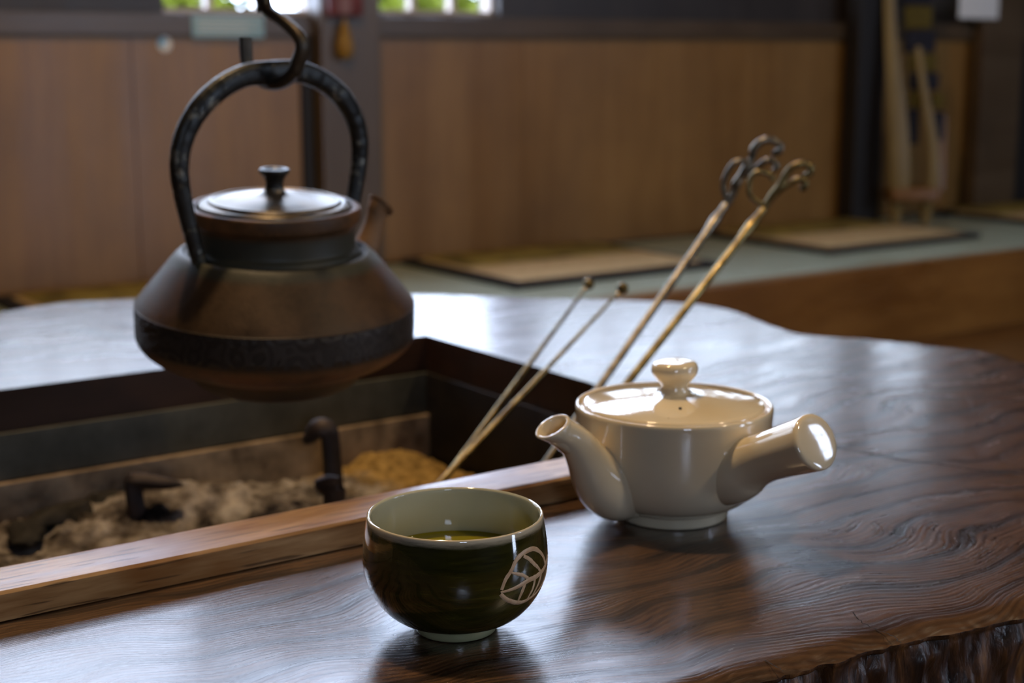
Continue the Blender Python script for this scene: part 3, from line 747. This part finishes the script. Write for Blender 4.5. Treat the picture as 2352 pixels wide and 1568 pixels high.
# ------------------------------------------------------------------ iron kettle on its pot hook
KC = Vector((.4917, 1.0131, 0.0))            # axis of the kettle
kz = .017                                   # z of kettle origin (bottom)
KT = math.radians(5.0)
kr = empty('iron_kettle', (KC.x, KC.y, kz))
# local z = world z - kz (then tilted toward the viewer)
kprof = [(0, .000), (.030, .001), (.050, .006), (.062, .014), (.069, .024), (.072, .031), (.0745, .0335), (.080, .0345), (.090, .039), (.099, .045), (.1045, .051), (.1068, .0565), (.1073, .060), (.1073, .0855), (.1066, .088),
         (.1030, .0935), (.097, .1015), (.090, .1105), (.0835, .119), (.0775, .1265), (.0735, .1305), (.0705, .1318), (.0690, .1300), (.0672, .1290), (.0655, .1310), (.0640, .1330), (.0625, .1335), (.0612, .1350), (.0610, .1450), (.0622, .1490), (.0642, .1505), (.0650, .1530), (.0651, .1580), (.0645, .1600), (.0625, .1608), (.0600, .1600), (.0590, .1580), (.0588, .148), (.063, .128), (.095, .08), (.09, .05), (.05, .012), (0, .008)]
def zmap(z):
    K_ = [(-.01, -.004), (0, .009), (.014, .017), (.0345, .032), (.0565, .0525), (.0880, .0775), (.1318, .1175), (.135, .1225), (.158, .1485), (.1608, .1512), (.1628, .1530), (.1765, .1640), (.1922, .1765)]
    for (a0, b0), (a1, b1) in zip(K_, K_[1:]):
        if z <= a1: return b0+(b1-b0)*(z-a0)/(a1-a0)
    return z-.1922+.1765
def km(P, q=.976): return [(r*q, zmap(z)) for r, z in P]
b = MB(); b.lathe(smoothpts(km(kprof), 3), 160); body = b.build('kettle_body', M_kettle, kr, ang=55)
b = MB(); b.lathe(smoothpts(km([(.0570, .1540), (.0572, .1590), (.0568, .1612), (.0555, .1622), (.0530, .1628), (.0505, .1634), (.0498, .1652), (.0490, .1658), (.0478, .1655), (.0465, .1645), (.0440, .1648), (.0350, .1668), (.0250, .1685), (.0150, .1698), (.0105, .1712), (.0080, .1735), (.0068, .1770)]), 4), 120)
lid = b.build('lid', M_lid, kr, ang=60)
b = MB(); b.lathe(smoothpts(km([(.0068, .1765), (.0066, .1800), (.0072, .1840), (.0088, .1875), (.0106, .1900), (.0112, .1915), (.0110, .1930), (.0100, .1938), (.0080, .1936), (.0060, .1926), (0, .1922)], 1.), 4), 64)
b.build('lid_knob', M_bail, lid)
HD = (RT+FW).normalized()                    # toward the back right
HP = UP.cross(HD)
# bail
Lb = .002
arch0 = [(-.0770, .1190), (-.0775, .1245), (-.0800, .1340), (-.0865, .1490), (-.0945, .1690), (-.0990, .1900), (-.0985, .2100), (-.0930, .2280), (-.0800, .2450), (-.0600, .2560), (-.0350, .2620), (-.0130, .2640), (0, .2640),
        (.0130, .2640), (.0350, .2620), (.0600, .2560), (.0800, .2450), (.0930, .2280), (.0985, .2100), (.0990, .1900), (.0945, .1690), (.0865, .1490), (.0800, .1340), (.0775, .1245), (.0770, .1190)]
_h = [(.0655, .1055), (.0668, .1150), (.0705, .1300), (.0755, .1500), (.0795, .1700)]+[(.081*math.cos(math.radians(q)), .1860+.0645*math.sin(math.radians(q))) for q in (0, 14, 28, 42, 56, 68, 79)]
arch = [(-a_, b_) for a_, b_ in _h]+[(0., .2505)]+[(a_, b_) for a_, b_ in reversed(_h)]
P = smoothpts(arch, 8); pts = []; sq = []; rads = []
for i, (s, z) in enumerate(P):
    t = i/(len(P)-1); e = min(t, 1-t)
    w = .0044+.0016*min(1, e*3.2)
    mid = math.exp(-((t-.5)/.045)**2)
    notch = .0007*noise.noise(Vector((i*.35, 2, 0)))
    pts.append(HD*s+UP*(z-.003*mid)); sq.append((w+notch, .0046+.0034*min(1, e*3.)+.0014*mid)); rads.append(1)
b = MB(); b.tube(pts, rads, 20, sq=sq, side=HP, power=2.6); b.build('bail_handle', M_bail, kr, ang=60)
for sg in (-1, 1):
    b = MB(); c_ = HD*(.0655*sg)-UP*.0135
    b.tube([c_+UP*.121-HD*sg*.004, c_+UP*.1275, c_+UP*.1355+HD*sg*.002, c_+UP*.1395+HD*sg*.003], [.0085, .0075, .0062, .003], 16, sq=(1, .8), side=HP); b.build('handle_lug', M_kettle, kr)
# spout
b = MB(); sp = [(.078, .102, .018), (.088, .113, .0145), (.0965, .124, .0115), (.1035, .136, .0095), (.108, .146, .0088), (.1105, .152, .0095), (.1135, .1545, .0120), (.1150, .1556, .0128)]
sp = [(.074+(s-.078)*.78, z-.016, r*.92) for s, z, r in sp]; q = smoothpts(sp, 6); b.tube([HD*s+UP*z for s, z, r in q], [r for s, z, r in q], 28, caps=False)
b.tube([HD*s+UP*z for s, z, r in reversed(q[10:])], [r*.78 for s, z, r in reversed(q[10:])], 28, caps=False)
e1, e2 = q[-1], q[-1]
o_ = len(b.v); tdir = (Vector(b.v[-1])-Vector(b.v[-1])); 
b.build('spout', iron('rusty_spout_iron', (.10, .055, .025), (.24, .13, .06), (.5, .7), None, .4, 1, .3), kr, ang=60)
kr.rotation_mode = 'QUATERNION'
from mathutils import Quaternion
kr.rotation_quaternion = Quaternion(FW, math.radians(1.8)) @ Quaternion(RT, KT)    # leans a little toward the viewer
tag(kr, 'brown cast iron kettle with arched bail handle hanging over the hearth', 'kettle')

# pot hook hanging from the beam above
D = (RT-FW).normalized()                      # front right
top_c = Vector((KC.x, KC.y, kz))+(kr.rotation_quaternion @ (UP*.2505))
hz = top_c.z-.0062
kpx = 1.13/F_PX
def HK(du, z, s=None):
    return Vector((top_c.x, top_c.y, 0))+(D*(du*kpx/D.dot(RT)))+UP*z
zz = lambda v: .07-(v-760)/2955+.004
def HV(du, v): return up(HK(du, 0), 0, v).z
hpts = [(-70, HV(-70, 84), .0046), (-70, HV(-70, 112), .0048), (-67, HV(-67, 148), .0045), (-52, hz+.0045, .0046), (-28, hz-.0025, .0048), (0, hz-.0045, .0052), (28, hz-.0025, .0052), (54, hz+.0045, .0052), (64, HV(64, 142), .0052), (76, HV(76, 108), .0050), (66, HV(66, 80), .0050), (32, HV(32, 50), .0048), (-6, HV(-6, 26), .0046), (-16, HV(-16, 0), .0044), (-22, HV(-22, -40), .0044), (-22, HV(-22, -100), .0044), (-22, HV(-22, -200), .0044), (-22, 1.2, .0044), (-22, CEIL-.002, .0044)]
q = smoothpts([tuple(HK(du, z))+(r,) for du, z, r in hpts], 9); o0 = Vector(q[-1][:3])
hk = empty('pot_hook', o0)
b = MB(); b.tube([Vector(k[:3])-o0 for k in q], [k[3] for k in q], 14, sq=(1, .85), power=2.8); b.build('hook', M_hook, hk, ang=60)
b = MB(); b.lathe([(0, -.03), (.02, -.03), (.034, -.012), (.034, -.001), (0, -.001)], 32); b.build('ceiling_plate', M_hook, hk)
tag(hk, 'forged iron pot hook carrying the kettle by its bail handle', 'hook')

# ------------------------------------------------------------------ teacup
CC = Vector((.375, .581, 0)); cup = empty('teacup', CC)
outp = [(.0, .0022), (.0165, .0022), (.0178, .0006), (.0190, .0001), (.0202, .0006), (.0208, .0022), (.0212, .0050), (.0225, .0062), (.0260, .0068), (.0320, .0098), (.0375, .0150), (.0420, .0220), (.0445, .0290), (.0453, .0360), (.0451, .0430), (.0443, .0500), (.0434, .0560), (.0431, .0580), (.0428, .0590), (.0422, .0594)]
inp = [(.0422, .0594), (.0415, .0590), (.0410, .0575), (.0412, .0500), (.0420, .0400), (.0418, .0320), (.0398, .0240), (.0350, .0160), (.0280, .0110), (.0180, .0085), (0, .0080)]
b = MB(); b.lathe(smoothpts(outp, 4), 128); b.lathe(smoothpts(inp, 4), 128, mi=1); cb_ = b.build('cup_body', [M_cup, M_cupin], cup, ang=50)
b = MB(); b.lathe([(0, .030), (.0409, .030), (.0417, .0362), (.0411, .0358), (.038, .0355), (0, .0355)], 96); tag(b.build('green_tea', M_tea, cup), 'yellow-green tea')
so = smoothpts(outp, 4)
def rad_c(z):
    for (r0, z0), (r1, z1) in zip(so[20:], so[21:]):
        if z0 <= z <= z1: return r0+(r1-r0)*(z-z0)/(z1-z0+1e-9), Vector((z1-z0, -(r1-r0))).normalized()
    return .043, Vector((1, 0))
strokes = {'top': ([(-94.8, 34.2), (-92.2, 38.8), (-88.0, 42.4), (-83.9, 46.5), (-79.4, 48.5), (-73.7, 49.3), (-67.4, 49.0), (-61.7, 46.9), (-56.0, 43.3), (-51.9, 39.2), (-50.6, 35.9)], .00075, .0009),
 'v1': ([(-77.5, 47.7), (-72.5, 45.2), (-67.6, 41.7), (-62.9, 38.6), (-59.6, 35.7)], .0007, .0007),
 'v2': ([(-88.1, 41.5), (-83.1, 40.1), (-78.6, 38.5), (-74.2, 36.1)], .0004, .0008),
 'mid': ([(-95.5, 33.2), (-92.9, 33.1), (-87.9, 33.3), (-83.3, 33.7), (-78.4, 34.4), (-72.9, 35.0), (-66.3, 34.8), (-60.0, 35.2), (-54, 35.8), (-48, 37.6), (-44, 39.5)], .0004, .0014),
 'low': ([(-95.5, 32.4), (-91.6, 29.2), (-86.5, 26.8), (-81.1, 25.0), (-74.6, 24.0), (-68.0, 24.2), (-61.6, 24.9), (-54.5, 27.0), (-49, 30), (-46, 33.4)], .0009, .0005),
 'v3': ([(-76.6, 34.2), (-79.0, 29.9), (-80.4, 26.8), (-81.3, 25.0)], .0009, .0004),
 'v4': ([(-66.4, 34.6), (-67.8, 29.3), (-70.0, 26.5), (-71.7, 24.3)], .0008, .0004),
 'v5': ([(-58.0, 35.0), (-60.5, 30.5), (-63.5, 27.5), (-66, 24.8)], .0008, .0004)}
b = MB()
for key, (P, w0, w1) in strokes.items():
    P = smoothpts(P, 8); n_ = len(P); vs = []
    for i, (th, z) in enumerate(P):
        t = i/(n_-1); w = 1.45*(w0+(w1-w0)*t)*(.75+.25*math.sin(PI*min(1, t*1.3)))*(1+.15*noise.noise(Vector((i*.4, w0*9999, 0))))
        a0, z0 = P[max(i-1, 0)]; a1, z1 = P[min(i+1, n_-1)]
        rr_, _ = rad_c(z/1000); du = math.radians(a1-a0)*rr_; dz = (z1-z0)/1000; l = math.hypot(du, dz)+1e-9; nu, nz_ = -dz/l, du/l
        for kk in (-1, -.6, 0, .6, 1):
            th2 = math.radians(th)+nu*w*kk/rr_; z2 = z/1000+nz_*w*kk; r2, nn = rad_c(z2); lift = .00008+.00030*(1-kk*kk)
            vs.append(((r2+nn.x*lift)*math.cos(th2), (r2+nn.x*lift)*math.sin(th2), z2+nn.y*lift))
    b.add(vs, [(5*i+k, 5*i+5+k, 5*i+6+k, 5*i+1+k) for i in range(n_-1) for k in range(4)])
lf = b.build('leaf_motif', M_leaf, cup, recalc=False); tag(lf, 'pale unglazed leaf outline with veins')
tag(cup, 'dark olive green teacup with pale leaf motif, holding green tea', 'teacup')

# ------------------------------------------------------------------ side-handled teapot
PC = Vector((.584, .659, 0)); pot = empty('teapot', PC)
TO = -FW
po = [(0, .003), (.028, .003), (.030, .0010), (.0320, .0001), (.0338, .0004), (.0344, .0018), (.0348, .0050), (.0358, .0075), (.0400, .0095), (.0460, .0130), (.0510, .0185), (.0545, .0250), (.0570, .0330), (.0583, .0420), (.0590, .0520), (.0596, .0620), (.0600, .0670), (.0597, .0690), (.0588, .0700), (.0578, .0697), (.0570, .0688), (.0562, .0672), (.0560, .0655), (.0500, .0650), (.050, .060), (.053, .045), (.045, .02), (0, .008)]
b = MB(); b.lathe(smoothpts(po, 4), 144); b.build('pot_body', M_pot, pot, ang=50)
pl = [(0, .064), (.0545, .0660), (.0552, .0672), (.0553, .0690), (.0546, .0702), (.0530, .0710), (.0450, .0725), (.0350, .0740), (.0220, .0753), (.0120, .0760), (.0092, .0768), (.0082, .0785), (.0078, .0800)]
b = MB(); b.lathe(smoothpts(pl, 4), 128); lidp = b.build('pot_lid', M_pot, pot, ang=50)
b = MB(); b.lathe(smoothpts([(.0078, .0795), (.0080, .0810), (.0100, .0835), (.0128, .0868), (.0142, .0898), (.0143, .0922), (.0132, .0946), (.0108, .0958), (.0060, .0962), (0, .0963)], 5), 64, wob=lambda a, z: .03*math.sin(2*a+1)); b.build('lid_knob', M_pot, lidp)
hp = TO*.0335*1.0+RT*.0; v_ = Vector((hp.x, hp.y, .0747))
b = MB(); b.lathe([(0, .0004), (.0009, .0004), (.0010, -.002), (0, -.002)], 20, tuple(v_)); tag(b.build('vent_hole', M_crack, lidp), 'tiny dark vent hole')
a_ = math.radians(50); SD = (-RT*math.sin(a_)+TO*math.cos(a_)); SN = UP.cross(SD)
# spout: wide at the foot, swan-necked to a narrow tilted mouth
spq = [(.036, .027, .0200, 1.), (.046, .0272, .0200, 1.), (.0530, .0290, .0192, 1.), (.0600, .0330, .0172, 1.), (.0660, .0395, .0148, 1.), (.0715, .0475, .0124, 1.), (.0780, .0562, .0104, 1.), (.0850, .0630, .0090, 1.), (.0905, .0668, .0085, 1.), (.0950, .0693, .0087, 1.), (.0985, .0712, .0094, 1.)]
q = smoothpts(spq, 8)
b = MB(); cen = [SD*s+UP*z for s, z, r, e in q]
sqs = []
for i, (s, z, r, e) in enumerate(q):
    f = max(0, min(1, (.070-s)/.03)); sqs.append((1.0-.18*f, 1.0+.12*f))
b.tube(cen, [r for s, z, r, e in q], 40, caps=False, sq=sqs, side=SN)
# cut the mouth level: flatten the last rings toward a nearly horizontal rim
T_end = (cen[-1]-cen[-2]).normalized()
seg = 40; nr = len(q)
mn = (UP*.86+SD*.46).normalized(); mc = cen[-1]
for rI in range(nr-12, nr):
    wgt = ((rI-(nr-12)+1)/12)**1.3
    for k in range(seg):
        v = Vector(b.v[rI*seg+k]); d = (mc-v).dot(mn)-((nr-1-rI)*.0009); t = d/max(.35, T_end.dot(mn)); b.v[rI*seg+k] = tuple(v+T_end*t*wgt)
outer_ring = [Vector(b.v[(nr-1)*seg+k]) for k in range(seg)]; cc = sum(outer_ring, Vector())/seg
rings = [outer_ring, [cc+(v-cc)*.95+mn*.0006 for v in outer_ring], [cc+(v-cc)*.84+mn*.0006 for v in outer_ring], [cc+(v-cc)*.76-mn*.0008 for v in outer_ring], [cc+(v-cc)*.70-mn*.006-SD*.002 for v in outer_ring], [cc+(v-cc)*.66-mn*.016-SD*.008 for v in outer_ring]]
vs = [v for r_ in rings for v in r_]; b.add(vs, [(r_*seg+k, r_*seg+(k+1) % seg, (r_+1)*seg+(k+1) % seg, (r_+1)*seg+k) for r_ in range(5) for k in range(seg)]+[tuple(5*seg+k for k in range(seg))])
bm = None
spo = b.build('spout', [M_pot], pot, ang=70)
_bm = bmesh.new(); _bm.from_mesh(spo.data); bmesh.ops.remove_doubles(_bm, verts=_bm.verts[:], dist=1e-5); bmesh.ops.recalc_face_normals(_bm, faces=_bm.faces[:]); _bm.to_mesh(spo.data); _bm.free(); spo.data.shade_smooth()
# side handle
a_ = math.radians(42); HDr = (RT*math.sin(a_)+TO*math.cos(a_)).normalized()
a_ = math.radians(38); HDr = (RT*math.sin(a_)+TO*math.cos(a_)).normalized()
hq = [(.040, .0335, .0185), (.048, .0370, .0190), (.0535, .0400, .0188), (.0585, .0428, .0178), (.0635, .0458, .0160), (.070, .0495, .0147), (.079, .0541, .0143), (.092, .0601, .0149), (.104, .0655, .0157), (.1098, .0682, .0161)]
q = smoothpts(hq, 6); e_ = q[-1]; d_ = Vector((q[-1][0]-q[-4][0], q[-1][1]-q[-4][1])).normalized()
for ds, r_ in ((.0014, .0160), (.0022, .0154), (.0027, .0142), (.0029, .0125), (.0031, .008), (.0032, .0001)): q.append((e_[0]+d_.x*ds, e_[1]+d_.y*ds, r_))
b = MB(); b.tube([HDr*s_+UP*z_ for s_, z_, r_ in q], [r_ for s_, z_, r_ in q], 56, caps=True, side=HDr.cross(UP)); b.build('side_handle', M_pot, pot, ang=70)
tag(pot, 'cream glazed side-handled teapot with lid and short curved spout', 'teapot')

# ------------------------------------------------------------------ small things on the back wall
WF = WY-.0355
o0 = Vector((1.5435, WF, .336)); lab = empty('paper_label', o0)
b = MB(); b.box(-.094, .094, -.0022, 0, -.026, .026, bev=.0008); b.build('label_sheet', M_blue, lab)
b = MB()
for i in range(4): b.box(-.080, .080-.03*(i % 2), -.0030, -.0023, .013-i*.0095, .0155-i*.0095)
b.build('printed_lines', M_paper, lab, smooth=False); tag(lab, 'pale blue paper label with printed lines on the beam behind the kettle hook', 'label')
o0 = Vector((1.386, WY-.019, .294)); st = empty('round_sticker', o0, (PI/2, 0, 0))
b = MB(); b.lathe([(0, .0005), (.017, .0005), (.0175, .0014), (.017, .002), (0, .002)], 40); b.build('sticker_disc', M_paper, st)
b = MB(); b.lathe([(0, .0022), (.0095, .0022), (.0095, .0028), (0, .0028)], 32, (-.0065, .0035, 0)); b.build('blue_spot', M_skyblue, st); tag(st, 'small round white and blue sticker on the wood panel left of the kettle', 'sticker')
o0 = Vector((1.834, WY-.0715, .39)); rc = empty('red_charm', o0)
b = MB(); b.box(-.048, .048, -.03, 0, -.028, .16, bev=.008); b.build('charm_body', M_red, rc)
b = MB(); b.box(-.022, .010, -.0335, -.0305, -.022, .02, bev=.001); b.build('charm_tassel_knot', mat('mauve_cord', (.22, .12, .13), .7), rc); tag(rc, 'dark red lacquered hanging ornament at the top of the grey wall post', 'ornament')
o0 = Vector((1.834, WY-.088, .362)); g = empty('hanging_gourd', o0)
b = MB(); b.lathe(smoothpts([(0, -.105), (.012, -.103), (.020, -.090), (.021, -.070), (.016, -.050), (.013, -.036), (.008, -.020), (.003, -.008), (.002, .0)], 4), 28); b.build('gourd_body', M_ochre, g)
b = MB(); b.tube([(0, 0, -.002), (.001, 0, .0)], .0012, 8); b.build('cord', M_black, g); tag(g, 'small ochre gourd hanging on the grey wall post below the red ornament', 'gourd')
o0 = Vector((4.296, WY-.092, .448)); t_ = empty('white_tag', o0)
b = MB(); b.box(-.105, .105, -.003, 0, -.062, .16, bev=.001); b.build('tag_sheet', M_paper, t_)
b = MB(); b.box(-.070, .070, -.0036, -.0031, .05, .06); b.build('tag_rule', M_blue, t_, smooth=False); tag(t_, 'white paper tag hanging near the top right corner', 'paper tag')

# checked cloth stand leaning in the corner: bent pale strips on a varnished base
o0 = Vector((3.865, 3.22, BENCH)); cs = empty('cloth_stand', o0, (0, 0, -math.atan2(.5755, .8178)))
# local x = picture right, y = away
b = MB(); b.box(-.075, .085, -.05, .07, .075, .120, bev=.01); b.build('base_block', M_orangewood, cs)
for sx in (-.045, .055):
    b = MB(); b.tube([(sx, .0, .0008), (sx, 0, .04), (sx, 0, .08)], [.016, .014, .02], 14, sq=(1.2, 1)); b.build('foot', M_lightwood, cs)
def strip(P, R, nm, m, a=1., bq=.35):
    q = smoothpts([p+(r,) for p, r in zip(P, R)], 8); b = MB(); b.tube([k[:3] for k in q], [k[3] for k in q], 16, sq=(a, bq), side=(1, 0, 0), power=3); return b.build(nm, m, cs)
strip([(-.045, -.03, .10), (-.050, -.03, .20), (-.062, -.02, .35), (-.078, 0, .50), (-.090, .02, .65), (-.10, .04, .85), (-.11, .06, 1.1)], [.034, .036, .032, .025, .020, .018, .018], 'bent_strip', M_lightwood)
strip([(.060, -.03, .10), (.065, -.03, .18), (.056, -.02, .28), (.036, -.01, .38), (.018, 0, .47), (0, .02, .60)], [.018, .018, .016, .014, .012, .010], 'bent_strip', M_lightwood)
strip([(.095, .02, .11), (.098, .03, .2), (.10, .04, .35)], [.024, .022, .018], 'bent_strip', M_orangewood)
zz_ = .31; i = 0
for (z0, z1, cx_, w, m) in [(.255, .375, .002, .020, 'n'), (.27, .365, .082, .020, 'n'), (.375, .43, .008, .024, 'm'), (.372, .425, .078, .020, 'm'), (.43, .49, .030, .048, 'n'), (.49, .55, .022, .045, 'm'), (.55, .625, .010, .050, 'n'), (.625, .70, .0, .045, 'm'), (.70, .78, -.008, .05, 'n'), (.78, .86, -.012, .05, 'm')]:
    b = MB(); b.box(cx_-w, cx_+w, .012, .040, z0+.001, z1-.001, bev=.008); o = b.build('cloth_check', M_navyc if m == 'n' else M_mustard, cs)
    tag(o, 'navy cloth check' if m == 'n' else 'mustard cloth check')
tag(cs, 'tall bent pale wood stand with navy and mustard checked cloth in the corner', 'stand')

# ------------------------------------------------------------------ garden outside the windows
b = MB(); b.box(-12, 16, WY+TH+.002, 16, FLOOR-.12, FLOOR-.02); struct(b, 'ground', plainmat('garden_soil', (.06, .06, .03), (.11, .10, .05), 4, .9))
for i, (x, y, h, lb) in enumerate([(2.15, 5.6, .58, 'yellow-green garden shrub outside, seen through the left window'), (3.45, 5.75, .62, 'bright green garden shrub outside, seen through the right window'), (4.75, 6.0, .6, 'garden shrub outside, furthest right beyond the windows')]):
    r = random.Random(i+4); b = MB(); ground = FLOOR-.02
    for k_ in range(2600):
        th = r.uniform(0, 2*PI); ph = math.acos(r.uniform(-.5, 1)); rr_ = .62*(r.uniform(.75, 1)); c_ = Vector((rr_*math.sin(ph)*math.cos(th), .7*rr_*math.sin(ph)*math.sin(th), .68+.50*rr_*math.cos(ph)/.62))
        d1 = Vector((r.gauss(0, 1), r.gauss(0, 1), r.gauss(0, .6))).normalized(); d2 = d1.cross(Vector((r.gauss(0, 1), r.gauss(0, 1), r.gauss(0, 1)))).normalized(); s_ = r.uniform(.025, .05)
        b.add([c_-d1*s_, c_+d2*s_*.45, c_+d1*s_, c_-d2*s_*.45], [(0, 1, 2, 3)])
    b._ell((0, 0, .66), .55, 30, (1, .62, .86), 0)
    sh = empty('garden_shrub', (x, y, ground)); b.build('foliage', M_foliage, sh, smooth=False, recalc=False)
    b = MB(); b.tube([(0, 0, .0), (.02, 0, .3), (0, .02, .7)], [.03, .022, .012], 10); b.build('trunk', M_black, sh)
    tag(sh, lb, 'shrub', 'garden shrubs outside the windows')
